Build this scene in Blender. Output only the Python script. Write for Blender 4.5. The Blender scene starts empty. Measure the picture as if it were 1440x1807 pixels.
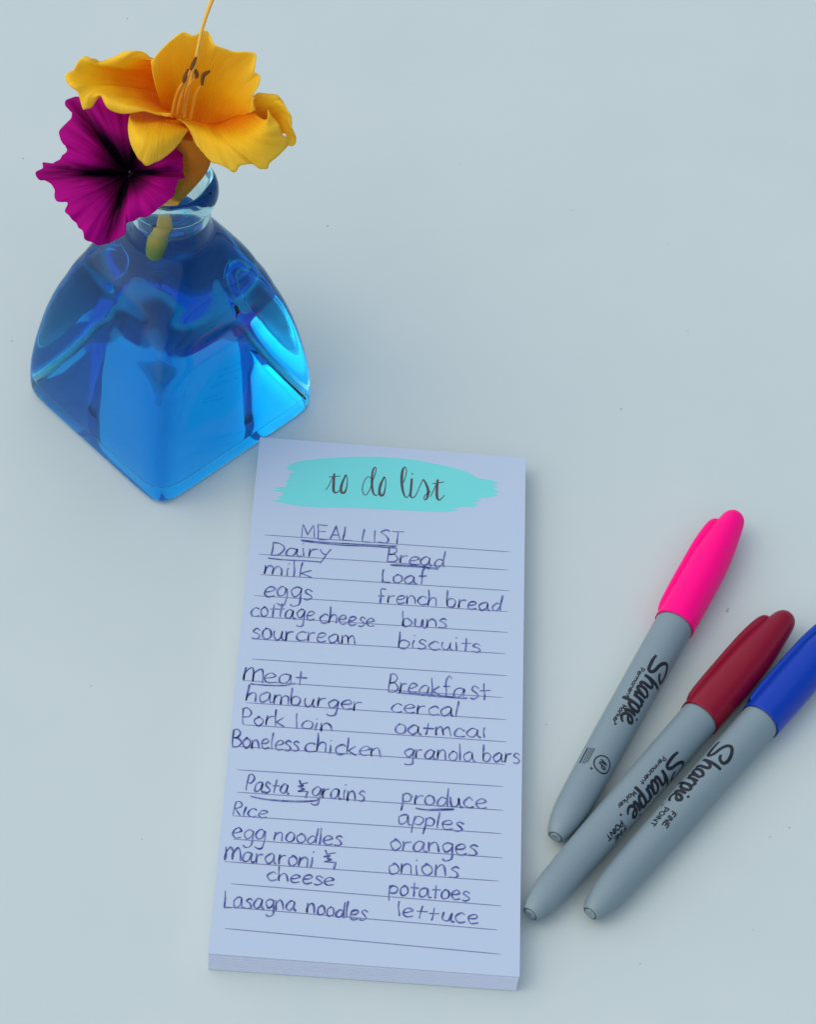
import bpy, bmesh, math, random
from mathutils import Vector, Matrix

random.seed(7)
SC = bpy.context.scene
COL = SC.collection

# ------------------------------------------------------------------ camera
PW, PH = 1440.0, 1807.0                    # size of the photograph the traced points refer to
F_PX, TILT, ROLL, CAM_H = 4330.07, 0.671799, 0.119609, 0.608118
FWD = Vector((0, math.sin(TILT), -math.cos(TILT)))
UP0 = Vector((0, math.cos(TILT), math.sin(TILT)))
RT0 = Vector((1, 0, 0))
CR, SR = math.cos(ROLL), math.sin(ROLL)
RT = CR * RT0 + SR * UP0
UP = -SR * RT0 + CR * UP0
CAM = Vector((0, 0, CAM_H))
cd = bpy.data.cameras.new('camera')
cd.sensor_fit = 'VERTICAL'
cd.sensor_height = 24.0
cd.lens = F_PX / PH * 24.0
cd.clip_start = 0.01
cd.clip_end = 60
cam = bpy.data.objects.new('camera', cd)
COL.objects.link(cam)
cam.matrix_world = Matrix(((RT.x, UP.x, -FWD.x, CAM.x), (RT.y, UP.y, -FWD.y, CAM.y), (RT.z, UP.z, -FWD.z, CAM.z), (0, 0, 0, 1)))
SC.camera = cam

# ------------------------------------------------------------------ sky, sun, exposure
SUN_EL, SUN_AZ = math.radians(54), math.radians(-104)      # azimuth from +Y towards +X
world = bpy.data.worlds.new('World')
SC.world = world
world.use_nodes = True
wn = world.node_tree.nodes
bg = wn['Background']
sky = wn.new('ShaderNodeTexSky')
sky.sky_type = 'NISHITA'
sky.sun_disc = False
sky.sun_elevation = SUN_EL
sky.sun_rotation = SUN_AZ
sky.air_density = 1.0
sky.dust_density = 2.0
sky.ozone_density = 1.0
world.node_tree.links.new(sky.outputs[0], bg.inputs[0])
bg.inputs[1].default_value = 0.115
sd = bpy.data.lights.new('sun', 'SUN')
sd.energy = 1.12
sd.angle = math.radians(150)
sd.color = (1.0, 0.97, 0.93)
sun = bpy.data.objects.new('sun', sd)
COL.objects.link(sun)
sdir = Vector((math.sin(SUN_AZ) * math.cos(SUN_EL), math.cos(SUN_AZ) * math.cos(SUN_EL), math.sin(SUN_EL)))
sun.rotation_euler = sdir.to_track_quat('Z', 'Y').to_euler()
SC.view_settings.view_transform = 'Standard'
SC.view_settings.look = 'None'
SC.view_settings.exposure = 0.53
SC.view_settings.gamma = 1.0
SC.view_settings.use_curve_mapping = False
SC.render.engine = 'CYCLES'
cy = SC.cycles
cy.use_denoising = True
try:
    cy.denoiser = 'OPENIMAGEDENOISE'
except Exception:
    pass
cy.max_bounces = 24
cy.transmission_bounces = 20
cy.transparent_max_bounces = 16
cy.glossy_bounces = 8
cy.diffuse_bounces = 5
cy.caustics_reflective = True
cy.caustics_refractive = True
cy.blur_glossy = 0.3
cy.sample_clamp_indirect = 6.0


# ------------------------------------------------------------------ helpers
def ray(x, y):
    return FWD + RT * ((x - PW / 2) / F_PX) - UP * ((y - PH / 2) / F_PX)


def U(x, y, z=0.0):
    """point of the traced photograph at height z (metres) above the table"""
    d = ray(x, y)
    return CAM + d * ((z - CAM.z) / d.z)


def srgb(r, g, b):
    def f(c):
        c /= 255.0
        return c / 12.92 if c <= 0.04045 else ((c + 0.055) / 1.055) ** 2.4
    return (f(r), f(g), f(b), 1.0)


def mat(name, color, rough=0.5, spec=0.5, **kw):
    m = bpy.data.materials.new(name)
    m.use_nodes = True
    p = m.node_tree.nodes['Principled BSDF']
    p.inputs['Base Color'].default_value = (color[0], color[1], color[2], 1)
    p.inputs['Roughness'].default_value = rough
    p.inputs['Specular IOR Level'].default_value = spec
    for k, v in kw.items():
        p.inputs[k.replace('_', ' ')].default_value = v
    return m


def N(m, kind, **props):
    n = m.node_tree.nodes.new(kind)
    for k, v in props.items():
        setattr(n, k, v)
    return n


def L(m, a, b):
    m.node_tree.links.new(a, b)


def mesh_obj(name, verts, faces, material, parent=None, smooth=True, uvs=None):
    me = bpy.data.meshes.new(name)
    me.from_pydata([tuple(v) for v in verts], [], faces)
    me.validate()
    if uvs is not None:
        layer = me.uv_layers.new(name='UVMap')
        for lp in me.loops:
            layer.data[lp.index].uv = uvs[lp.vertex_index]
    if smooth:
        me.polygons.foreach_set('use_smooth', [True] * len(me.polygons))
    me.materials.append(material)
    me.update()
    o = bpy.data.objects.new(name, me)
    COL.objects.link(o)
    if parent is not None:
        o.parent = parent
    return o


def thing(name, label, cat, loc=(0, 0, 0), rot=None, group=None):
    o = bpy.data.objects.new(name, None)
    o.empty_display_size = 0.01
    COL.objects.link(o)
    o.location = loc
    if rot is not None:
        o.rotation_euler = rot
    o['label'] = label
    o['category'] = cat
    if group:
        o['group'] = group
    return o


def cr(pts, n):
    """Catmull-Rom through pts (tuples of any dimension), n samples per span"""
    P = [tuple(pts[0])] + [tuple(p) for p in pts] + [tuple(pts[-1])]
    out = []
    for i in range(1, len(P) - 2):
        p0, p1, p2, p3 = P[i - 1], P[i], P[i + 1], P[i + 2]
        for k in range(n):
            t = k / n
            out.append(tuple(0.5 * (2 * b + (c - a) * t + (2 * a - 5 * b + 4 * c - d) * t * t + (3 * b - a - 3 * c + d) * t ** 3)
                             for a, b, c, d in zip(p0, p1, p2, p3)))
    out.append(tuple(pts[-1]))
    return out


def resample(pts, n, spans=8):
    q = cr(pts, spans) if len(pts) > 2 else cr(pts, spans)
    acc = [0.0]
    for a, b in zip(q, q[1:]):
        acc.append(acc[-1] + math.dist(a, b))
    out, j = [], 0
    for k in range(n):
        s = acc[-1] * k / (n - 1)
        while j < len(acc) - 2 and acc[j + 1] < s:
            j += 1
        t = (s - acc[j]) / max(1e-9, acc[j + 1] - acc[j])
        out.append(tuple(a + (b - a) * t for a, b in zip(q[j], q[j + 1])))
    return out


class Ribbons:
    """flat pen strokes collected in 2D and laid on a surface by put(x, y, lift)"""
    def __init__(self):
        self.v, self.f, self.k = [], [], 0

    def stroke(self, pts, w, put, taper=True):
        # pts 2D (x, y) or (x, y, width factor)
        n = len(pts)
        if n < 2:
            return
        self.k += 1
        lift = 2e-6 * (self.k % 40)
        L0 = len(self.v)
        for i, p in enumerate(pts):
            a = pts[max(0, i - 1)]
            b = pts[min(n - 1, i + 1)]
            dx, dy = b[0] - a[0], b[1] - a[1]
            d = math.hypot(dx, dy) or 1e-9
            nx, ny = -dy / d, dx / d
            wf = p[2] if len(p) > 2 else 1.0
            hw = 0.5 * w * wf
            if taper and (i == 0 or i == n - 1):
                hw *= 0.55
            self.v.append(put(p[0] + nx * hw, p[1] + ny * hw, lift))
            self.v.append(put(p[0] - nx * hw, p[1] - ny * hw, lift))
        for i in range(n - 1):
            a = L0 + 2 * i
            self.f.append((a, a + 1, a + 3, a + 2))

    def dot(self, x, y, r, put):
        self.k += 1
        lift = 2e-6 * (self.k % 40)
        L0 = len(self.v)
        for i in range(10):
            t = 2 * math.pi * i / 10
            self.v.append(put(x + r * math.cos(t), y + r * math.sin(t), lift))
        self.f.append(tuple(range(L0, L0 + 10)))

    def build(self, name, m, parent):
        return mesh_obj(name, self.v, self.f, m, parent, smooth=False)


def lathe(profile, seg=48):
    """profile of (x, r): a turned body along local +X"""
    v, f = [], []
    for x, r in profile:
        for k in range(seg):
            a = 2 * math.pi * k / seg
            v.append((x, r * math.cos(a), r * math.sin(a)))
    for i in range(len(profile) - 1):
        for k in range(seg):
            k2 = (k + 1) % seg
            f.append((i * seg + k, i * seg + k2, (i + 1) * seg + k2, (i + 1) * seg + k))
    f.append(tuple(range(seg))[::1])
    n = (len(profile) - 1) * seg
    f.append(tuple(n + k for k in range(seg))[::-1])
    return v, f


def tube(path, radii, seg=16, org=Vector((0, 0, 0))):
    """smooth tube along 3D points"""
    q = cr([(p[0], p[1], p[2], r) for p, r in zip(path, radii)], 8)
    v, f = [], []
    prev = None
    for i, p in enumerate(q):
        a, b = Vector(q[max(0, i - 1)][:3]), Vector(q[min(len(q) - 1, i + 1)][:3])
        t = (b - a).normalized()
        if prev is None:
            ref = Vector((1, 0, 0)) if abs(t.x) < 0.9 else Vector((0, 1, 0))
            s = t.cross(ref).normalized()
        else:
            s = (prev - t * prev.dot(t)).normalized()
        prev = s
        u = t.cross(s)
        c = Vector(p[:3]) - org
        for k in range(seg):
            an = 2 * math.pi * k / seg
            v.append(c + (s * math.cos(an) + u * math.sin(an)) * p[3])
    m = len(q)
    for i in range(m - 1):
        for k in range(seg):
            k2 = (k + 1) % seg
            f.append((i * seg + k, i * seg + k2, (i + 1) * seg + k2, (i + 1) * seg + k))
    f.append(tuple(range(seg))[::-1])
    f.append(tuple((m - 1) * seg + k for k in range(seg)))
    return v, f


# ------------------------------------------------------------------ tabletop
mt = mat('white_table_paint', (0.74, 0.765, 0.735), 0.42, 0.35)
tc = N(mt, 'ShaderNodeTexCoord')
n1 = N(mt, 'ShaderNodeTexNoise')
n1.inputs['Scale'].default_value = 14
n1.inputs['Detail'].default_value = 7
n1.inputs['Roughness'].default_value = 0.62
L(mt, tc.outputs['Object'], n1.inputs['Vector'])
ramp = N(mt, 'ShaderNodeValToRGB')
ramp.color_ramp.elements[0].position = 0.3
ramp.color_ramp.elements[0].color = (0.495, 0.575, 0.532, 1)
ramp.color_ramp.elements[1].position = 0.7
ramp.color_ramp.elements[1].color = (0.525, 0.595, 0.548, 1)
L(mt, n1.outputs['Fac'], ramp.inputs['Fac'])
base_out = ramp.outputs['Color']
# small dirt specks that sit on the paint
SPECKS = [(578, 398, 2.4), (1097, 721, 2.2), (1284, 1078, 2.8), (1286, 1074, 2.2), (20, 601, 2.0), (40, 279, 2.2), (224, 32, 2.2), (1214, 583, 1.8),
          (1360, 1476, 1.8), (1394, 1460, 2.0), (812, 288, 1.5), (1010, 370, 1.6), (660, 560, 1.4), (1180, 430, 1.4), (160, 1210, 1.6),
          (250, 1480, 1.5), (1130, 1700, 1.6), (1330, 1640, 1.4), (965, 1278, 1.8), (1253, 1176, 1.6), (900, 150, 1.4), (1385, 250, 1.5), (560, 620, 1.3)]
prev = None
for sx, sy, sr in SPECKS:
    c = U(sx, sy, 0)
    vm = N(mt, 'ShaderNodeVectorMath', operation='DISTANCE')
    L(mt, tc.outputs['Object'], vm.inputs[0])
    vm.inputs[1].default_value = (c.x, c.y, 0)
    mr = N(mt, 'ShaderNodeMapRange')
    mr.inputs[1].default_value = sr * 0.00011
    mr.inputs[2].default_value = sr * 0.00024
    mr.inputs[3].default_value = 0.55
    mr.inputs[4].default_value = 0.0
    L(mt, vm.outputs['Value'], mr.inputs[0])
    if prev is None:
        prev = mr.outputs[0]
    else:
        mx = N(mt, 'ShaderNodeMath', operation='MAXIMUM')
        L(mt, prev, mx.inputs[0])
        L(mt, mr.outputs[0], mx.inputs[1])
        prev = mx.outputs[0]
mix = N(mt, 'ShaderNodeMixRGB')
mix.inputs[2].default_value = (0.06, 0.065, 0.06, 1)
L(mt, prev, mix.inputs[0])
L(mt, base_out, mix.inputs[1])
pr = mt.node_tree.nodes['Principled BSDF']
L(mt, mix.outputs[0], pr.inputs['Base Color'])
n2 = N(mt, 'ShaderNodeTexNoise')
n2.inputs['Scale'].default_value = 420
n2.inputs['Detail'].default_value = 4
L(mt, tc.outputs['Object'], n2.inputs['Vector'])
bp = N(mt, 'ShaderNodeBump')
bp.inputs['Strength'].default_value = 0.04
bp.inputs['Distance'].default_value = 0.0004
L(mt, n2.outputs['Fac'], bp.inputs['Height'])
L(mt, bp.outputs['Normal'], pr.inputs['Normal'])
TZ = -0.0002
S = 1.5
tv = [(-S, -S, TZ), (S, -S, TZ), (S, S + 0.4, TZ), (-S, S + 0.4, TZ), (-S, -S, TZ - 0.03), (S, -S, TZ - 0.03), (S, S + 0.4, TZ - 0.03), (-S, S + 0.4, TZ - 0.03)]
tf = [(0, 1, 2, 3), (7, 6, 5, 4), (0, 4, 5, 1), (1, 5, 6, 2), (2, 6, 7, 3), (3, 7, 4, 0)]
table = mesh_obj('tabletop', tv, tf, mt, smooth=False)
table['kind'] = 'structure'
table['label'] = 'smooth white painted tabletop with a few dark specks'
table['category'] = 'tabletop'

# ------------------------------------------------------------------ notepad
PAD_C = (-0.002167, 0.411184)
PAD_YAW, PAD_W, PAD_H, PAD_T = 0.05466, 0.085313, 0.184711, 0.0070
pad = thing('notepad', 'white lined notepad with a turquoise brushed heading and a handwritten shopping list', 'notepad', (PAD_C[0], PAD_C[1], 0), (0, 0, PAD_YAW))
PC, PS = math.cos(PAD_YAW), math.sin(PAD_YAW)


def pad_local(x, y, z=PAD_T):
    """photo point -> millimetre-true (x, y) in the pad's own frame on its top sheet"""
    p = U(x, y, z)
    dx, dy = p.x - PAD_C[0], p.y - PAD_C[1]
    return (dx * PC + dy * PS, -dx * PS + dy * PC)


def sheet_z(x, y):
    """height of the top sheet: loose foot of the pad lifts a little, most at its left corner"""
    v = max(0.0, (-y - 0.045) / 0.0475)
    h = max(0.0, (0.5 - x / PAD_W))
    return PAD_T + 0.0011 * v * v * (0.25 + 0.75 * h)


m_paper = mat('paper', (0.45, 0.54, 0.625), 0.75, 0.25)
tc = N(m_paper, 'ShaderNodeTexCoord')
pn = N(m_paper, 'ShaderNodeTexNoise')
pn.inputs['Scale'].default_value = 900
pn.inputs['Detail'].default_value = 3
L(m_paper, tc.outputs['Object'], pn.inputs['Vector'])
pb = N(m_paper, 'ShaderNodeBump')
pb.inputs['Strength'].default_value = 0.08
pb.inputs['Distance'].default_value = 0.0002
L(m_paper, pn.outputs['Fac'], pb.inputs['Height'])
L(m_paper, pb.outputs['Normal'], m_paper.node_tree.nodes['Principled BSDF'].inputs['Normal'])
m_edge = mat('paper_edges', (0.56, 0.605, 0.71), 0.85, 0.15)

# sheets of the block: thin leaves with slightly uneven edges
v, f = [], []
NL = 16
lt = (PAD_T - 0.0004) / NL
for i in range(NL):
    z0, z1 = i * lt, (i + 0.995) * lt
    rj = random.Random(40 + i)
    ox, oy = rj.uniform(-0.00004, 0.00004), rj.uniform(-0.00004, 0.00004)
    foot = 0.0005 * (1 - i / NL) + rj.uniform(0, 0.00005)
    w2, h2 = PAD_W / 2 - 0.0002, PAD_H / 2
    nx, ny = 9, 22
    b0 = len(v)
    for lev, zz in ((0, z0), (1, z1)):
        for iy in range(ny + 1):
            for ix in range(nx + 1):
                x = ox + (-1 + 2 * ix / nx) * w2
                y = -(h2 + foot) + oy + (2 * h2 + foot - 0.0004) * iy / ny
                lift = (sheet_z(x, y) - PAD_T) * (i / NL) ** 1.5
                v.append((x, y, zz + lift))
    M = (nx + 1) * (ny + 1)
    g = lambda lev, ix, iy: b0 + lev * M + iy * (nx + 1) + ix
    for iy in range(ny):
        for ix in range(nx):
            f.append((g(1, ix, iy), g(1, ix + 1, iy), g(1, ix + 1, iy + 1), g(1, ix, iy + 1)))
            f.append((g(0, ix, iy), g(0, ix, iy + 1), g(0, ix + 1, iy + 1), g(0, ix + 1, iy)))
    for ix in range(nx):
        f.append((g(0, ix, 0), g(0, ix + 1, 0), g(1, ix + 1, 0), g(1, ix, 0)))
        f.append((g(0, ix + 1, ny), g(0, ix, ny), g(1, ix, ny), g(1, ix + 1, ny)))
    for iy in range(ny):
        f.append((g(0, 0, iy + 1), g(0, 0, iy), g(1, 0, iy), g(1, 0, iy + 1)))
        f.append((g(0, nx, iy), g(0, nx, iy + 1), g(1, nx, iy + 1), g(1, nx, iy)))
mesh_obj('paper_block', v, f, m_edge, pad, smooth=False)

v, f = [], []
nx, ny = 20, 60
th = 0.00022
for lev in (0, 1):
    for iy in range(ny + 1):
        for ix in range(nx + 1):
            x = (-0.5 + ix / nx) * PAD_W
            y = (-0.5 + iy / ny) * PAD_H
            v.append((x, y, sheet_z(x, y) - (th if lev == 0 else 0)))
M = (nx + 1) * (ny + 1)
g = lambda lev, ix, iy: lev * M + iy * (nx + 1) + ix
for iy in range(ny):
    for ix in range(nx):
        f.append((g(1, ix, iy), g(1, ix + 1, iy), g(1, ix + 1, iy + 1), g(1, ix, iy + 1)))
        f.append((g(0, ix, iy), g(0, ix, iy + 1), g(0, ix + 1, iy + 1), g(0, ix + 1, iy)))
for ix in range(nx):
    f.append((g(0, ix, 0), g(0, ix + 1, 0), g(1, ix + 1, 0), g(1, ix, 0)))
    f.append((g(0, ix + 1, ny), g(0, ix, ny), g(1, ix, ny), g(1, ix + 1, ny)))
for iy in range(ny):
    f.append((g(0, 0, iy + 1), g(0, 0, iy), g(1, 0, iy), g(1, 0, iy + 1)))
    f.append((g(0, nx, iy), g(0, nx, iy + 1), g(1, nx, iy + 1), g(1, nx, iy)))
sheet = mesh_obj('top_sheet', v, f, m_paper, pad, smooth=False)

put_sw = lambda x, y, l: (x, y, sheet_z(x, y) + 0.00003)
put_line = lambda x, y, l: (x, y, sheet_z(x, y) + 0.00004 + l * 0.02)
put_ink = lambda x, y, l: (x, y, sheet_z(x, y) + 0.00006 + l)

# turquoise swatch
m_sw = mat('turquoise_print', (0.165, 0.64, 0.59), 0.65, 0.3)
SW = [(115, 120), (150, 95), (200, 78), (300, 66), (430, 58), (560, 52), (680, 55), (780, 62), (880, 72), (960, 88), (1050, 105), (1130, 125), (1200, 150),
      (1250, 180), (1320, 190), (1375, 205), (1336, 218), (1372, 230), (1338, 244), (1380, 262), (1345, 272), (1372, 284), (1300, 295), (1238, 300), (1268, 314),
      (1232, 322), (1248, 338), (1222, 350), (1150, 350), (1098, 356), (1138, 372), (1060, 380), (960, 378), (850, 372), (700, 365), (560, 358), (430, 355),
      (300, 352), (200, 345), (120, 332), (35, 314), (88, 302), (60, 292), (100, 282), (92, 264), (28, 254), (98, 247), (30, 238), (108, 232), (130, 208),
      (108, 200), (140, 180), (132, 152), (168, 146), (128, 130)]
sv = [pad_local(470 + a * 0.29861, 790 + b * 0.29861) for a, b in SW]
bm = bmesh.new()
fc = bm.faces.new([bm.verts.new((x, y, PAD_T + 0.00003)) for x, y in sv])
if fc.normal.z < 0:
    fc.normal_flip()
bmesh.ops.triangulate(bm, faces=[fc])
bmesh.ops.recalc_face_normals(bm, faces=bm.faces)
me = bpy.data.meshes.new('paint_swatch')
bm.to_mesh(me)
bm.free()
me.materials.append(m_sw)
swo = bpy.data.objects.new('paint_swatch', me)
COL.objects.link(swo)
swo.parent = sheet

# printed title, traced with its thick and thin strokes
m_title = mat('grey_brown_print', srgb(84, 74, 78), 0.6, 0.3)
T_ = 1.0
TITLE = [
    [(85, 330, .3), (110, 300, .35), (140, 240, .35), (168, 180, .4)],
    [(178, 152, .8), (172, 250, 1.1), (170, 330, 1.1), (188, 358, .8), (225, 346, .4)],
    [(118, 192, .4), (180, 186, .45), (242, 182, .4)],
    [(222, 346, .4), (240, 325, .35)],
    [(290, 190, .5), (300, 168, .4), (317, 210, .4), (312, 290, .5), (290, 350, .9), (262, 360, 1.1), (248, 325, 1.1), (262, 255, 1.0), (300, 170, .5)],
    [(575, 215, .35), (540, 188, .35), (500, 230, .35), (476, 310, .4), (490, 374, .4), (520, 376, .35), (556, 320, .35), (580, 235, .35)],
    [(580, 240, .4), (606, 178, .4), (622, 108, .4), (608, 88, .5), (586, 130, .8), (577, 240, 1.0), (586, 340, .9), (612, 386, .6), (648, 374, .4)],
    [(695, 215, .4), (708, 190, .4), (723, 225, .4), (720, 300, .45), (702, 372, .8), (674, 388, 1.1), (656, 345, 1.1), (672, 265, 1.0), (708, 192, .5)],
    [(912, 250, .4), (936, 180, .4), (944, 118, .4), (926, 87, .5), (902, 125, 1.0), (893, 220, 1.2), (903, 325, 1.0), (930, 402, .6), (962, 396, .4), (988, 345, .35)],
    [(1000, 205, .9), (993, 300, 1.0), (986, 385, .9), (1006, 411, .6), (1042, 384, .4), (1080, 300, .35), (1120, 214, .4)],
    [(1120, 214, .5), (1146, 255, .9), (1173, 330, 1.1), (1165, 405, .9), (1142, 434, .5), (1128, 415, .4), (1152, 375, .4), (1200, 342, .35)],
    [(1192, 405, .35), (1228, 340, .35), (1268, 248, .4)],
    [(1275, 216, .9), (1266, 330, 1.1), (1268, 405, 1.1), (1288, 436, .7), (1320, 415, .4), (1344, 384, .4)],
    [(1218, 263, .4), (1280, 255, .45), (1342, 243, .4)]]
R = Ribbons()
for st in TITLE:
    q = cr(st, 7)
    R.stroke([pad_local(560 + a / 6, 810 + b / 6) + (w,) for a, b, w in q], 0.00078, put_ink)
x, y = pad_local(560 + 1005 / 6, 810 + 159 / 6)
R.dot(x, y, 0.0003, put_ink)
R.build('title_lettering', m_title, sheet)

# printed rules
m_rule = mat('printed_rule', srgb(118, 124, 158), 0.7, 0.2)
RULES = [(466, 944, 900, 974), (456, 978, 897, 1006), (459, 1014, 899, 1042.5), (448, 1051, 896, 1079.5), (442, 1087.5, 896, 1116), (444, 1127.5, 892, 1153.5),
         (444, 1163, 895, 1192.5), (430.5, 1201, 887.5, 1231), (434, 1240, 893, 1270), (428.6, 1279, 893, 1309), (415, 1317, 891, 1349), (417.7, 1358.5, 887.5, 1388),
         (418, 1398, 888.7, 1430), (409, 1439.5, 885.5, 1471), (411, 1481, 887, 1514), (396, 1521, 880, 1555), (407, 1560.5, 885, 1599), (394, 1601.5, 878, 1641.5), (396, 1640.7, 883, 1684.6)]
R = Ribbons()
for x0, y0, x1, y1 in RULES:
    a, b = pad_local(x0, y0), pad_local(x1, y1)
    R.stroke([(a[0] + (b[0] - a[0]) * t / 24, a[1] + (b[1] - a[1]) * t / 24) for t in range(25)], 0.0003, put_line)
R.build('ruling', m_rule, sheet)

# pen strokes of each handwritten letter, x-height 100, '|' = sharp turn, '/' = pen lifted
GLYPH = {
    'a': ('85,85 50,100 12,65 10,20 35,0 68,28 84,88 | 82,30 94,0 108,10', 112),
    'b': ('10,185 9,90 10,2 | 12,65 45,95 82,60 66,10 30,-3 10,14', 98),
    'c': ('82,84 55,100 20,75 8,35 30,0 68,3 86,16', 95),
    'd': ('74,74 44,86 10,42 24,0 58,14 80,62 / 88,180 80,80 84,0', 100),
    'e': ('10,48 50,54 80,76 56,100 20,80 8,36 34,0 86,16', 95),
    'f': ('78,166 52,186 30,150 28,60 24,-8 / 0,84 66,92', 78),
    'g': ('82,82 46,102 10,62 28,12 64,30 82,88 | 82,0 70,-62 36,-76 8,-58', 100),
    'h': ('10,185 9,90 6,0 | 10,52 42,96 70,80 76,0', 95),
    'i': ('16,96 13,50 14,0 / 18,140 19,148', 45),
    'k': ('10,180 10,90 8,0 / 76,96 14,44 | 84,2', 95),
    'l': ('13,180 11,90 12,0', 38),
    'm': ('8,98 7,50 6,0 | 10,58 36,98 55,74 56,0 | 58,58 86,97 106,74 110,0', 126),
    'n': ('8,98 7,50 6,0 | 10,56 44,98 70,76 76,0', 95),
    'o': ('46,100 13,70 12,24 42,0 76,28 74,76 44,101 32,96', 92),
    'p': ('12,98 9,20 3,-72 / 10,66 38,101 78,76 62,24 14,20', 92),
    'r': ('12,98 10,50 8,0 | 12,50 32,84 68,92', 76),
    's': ('72,84 42,103 18,76 50,50 66,20 36,-1 4,6', 82),
    't': ('36,150 33,60 36,0 / 0,90 76,94', 78),
    'u': ('10,96 9,34 30,0 60,22 72,92 | 72,30 84,0 96,8', 100),
    'y': ('10,96 24,40 44,30 / 82,96 50,20 6,-72', 90),
    'A': ('2,0 40,168 | 82,0 / 16,58 70,58', 94),
    'B': ('12,166 10,80 8,0 / 6,160 50,174 78,136 50,92 14,86 | 60,86 92,48 60,4 4,2', 104),
    'D': ('14,160 12,80 10,0 / 4,160 60,150 96,90 66,16 4,0', 108),
    'E': ('80,165 10,165 | 8,0 | 84,2 / 10,88 66,90', 96),
    'F': ('80,165 10,165 | 8,0 / 10,88 66,90', 90),
    'I': ('20,165 18,0', 42),
    'L': ('12,166 10,80 8,2 | 76,0', 86),
    'M': ('6,0 12,168 | 50,40 | 92,168 | 100,0', 118),
    'N': ('8,0 8,165 | 82,0 | 82,165', 104),
    'O': ('48,166 10,110 10,52 46,0 86,52 86,112 48,166', 104),
    'P': ('14,166 11,80 8,0 / 6,158 46,172 82,130 54,82 12,82', 94),
    'R': ('12,160 10,80 8,0 / 6,156 46,166 74,126 46,88 14,84 | 78,0', 92),
    'S': ('84,146 52,170 20,140 52,90 78,40 46,0 4,12', 94),
    'T': ('0,166 92,166 / 46,166 44,0', 96),
    '+': ('40,140 34,50 28,-4 / 2,72 84,76', 96),          # t written as a plus
    'C': ('84,70 52,98 16,60 20,12 54,0 90,14', 96),       # e that closed up to a c
    '1': ('20,120 14,60 12,0', 42),
    '&': ('6,200 28,150 | 86,178 / 0,116 52,140 28,100 62,94 8,54 | 98,66 | 84,-18', 112),
    ' ': ('', 52),
}


def glyph_strokes(ch):
    out = []
    for st in GLYPH[ch][0].split('/'):
        seq = []
        for part in st.split('|'):
            pts = [tuple(float(c) / 100 for c in p.split(',')) for p in part.split()]
            if not pts:
                continue
            if seq:
                pts = [seq[-1]] + pts
                seq = seq + cr(pts, 6)[1:]
            else:
                seq = cr(pts, 6) if len(pts) > 1 else pts
        if seq:
            out.append(seq)
    return out


# word, left end of its baseline, right end, x-height (photo pixels)
WORDS = [
    ('MEAL', 530.6, 949, 620, 955, 13.4), ('LIST', 637, 957, 708, 961, 12.4),
    ('Dairy', 476, 981, 582, 984, 14), ('Bread', 682, 992, 783, 1001, 14.5),
    ('milk', 465, 1012, 549, 1020, 14), ('Loaf', 672, 1028, 752, 1031, 13.5),
    ('eggs', 464, 1053, 550, 1058, 17), ('french', 667, 1063, 771, 1069, 13.5), ('bread', 787, 1071, 885, 1079, 13.5),
    ('cottage', 441, 1087, 554, 1094, 15), ('cheese', 562, 1098, 660, 1107, 14),
    ('buns', 709, 1105, 788, 1109, 14), ('sour', 442.5, 1127, 516, 1131, 17), ('cream', 521, 1129, 626, 1137, 14.5),
    ('biscuits', 701, 1143, 848, 1151, 14),
    ('m', 427, 1200, 462, 1205, 22), ('ea+', 464, 1205, 544, 1209, 16), ('Brea', 684, 1220, 757, 1228, 17), ('kfa', 760, 1225, 820, 1232, 16), ('s+', 828, 1233, 867, 1234, 19),
    ('hamburger', 432, 1237, 637, 1255, 15.5), ('cerCal', 689, 1256, 808, 1266, 14),
    ('Pork', 426, 1279, 501, 1283, 15.5), ('loin', 520, 1285, 586, 1291, 13.5), ('oa', 696, 1294, 744, 1297, 15), ('+mCa1', 744, 1296, 858, 1303, 13.5),
    ('Boneless', 408, 1318, 527, 1326, 15.5), ('chicken', 536, 1325, 672, 1337, 15), ('granola', 712, 1337, 837, 1344, 15), ('bars', 851, 1343, 917, 1347, 15),
    ('Pas+a', 432, 1394, 509, 1402, 16), ('&', 522, 1405, 542, 1407, 13), ('grains', 548, 1407, 643, 1415, 17),
    ('produCe', 708, 1418, 858, 1428, 16), ('R1ce', 409, 1437, 470, 1445, 13), ('apples', 701, 1453, 815, 1468, 15.5),
    ('egg', 408, 1479, 466, 1484, 17), ('noodles', 482, 1483, 603, 1493, 15), ('oranges', 687, 1499, 842, 1510, 16.5),
    ('m', 395, 1517, 424, 1520, 22), ('araroni', 426, 1520, 552, 1531, 16), ('&', 568, 1530, 593, 1533, 13),
    ('onions', 683, 1541, 809, 1549, 17.5), ('cheese', 469, 1554, 588, 1564, 14), ('potatoes', 685, 1580, 828, 1590, 15.5),
    ('Lasagna', 394, 1603, 521, 1608, 16.5), ('noodles', 540, 1612, 645, 1626, 15.5), ('le++uce', 701, 1618, 843, 1632, 14.5)]
m_ink = mat('blue_black_ballpoint', (0.055, 0.08, 0.27), 0.5, 0.25)
tc = N(m_ink, 'ShaderNodeTexCoord')
ik = N(m_ink, 'ShaderNodeTexNoise')
ik.inputs['Scale'].default_value = 480
ik.inputs['Detail'].default_value = 3
L(m_ink, tc.outputs['Object'], ik.inputs['Vector'])
ir = N(m_ink, 'ShaderNodeValToRGB')
ir.color_ramp.elements[0].position = 0.34
ir.color_ramp.elements[0].color = (0.03, 0.045, 0.20, 1)
ir.color_ramp.elements[1].position = 0.70
ir.color_ramp.elements[1].color = (0.19, 0.23, 0.44, 1)
L(m_ink, ik.outputs['Fac'], ir.inputs['Fac'])
L(m_ink, ir.outputs['Color'], m_ink.node_tree.nodes['Principled BSDF'].inputs['Base Color'])
R = Ribbons()
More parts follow.
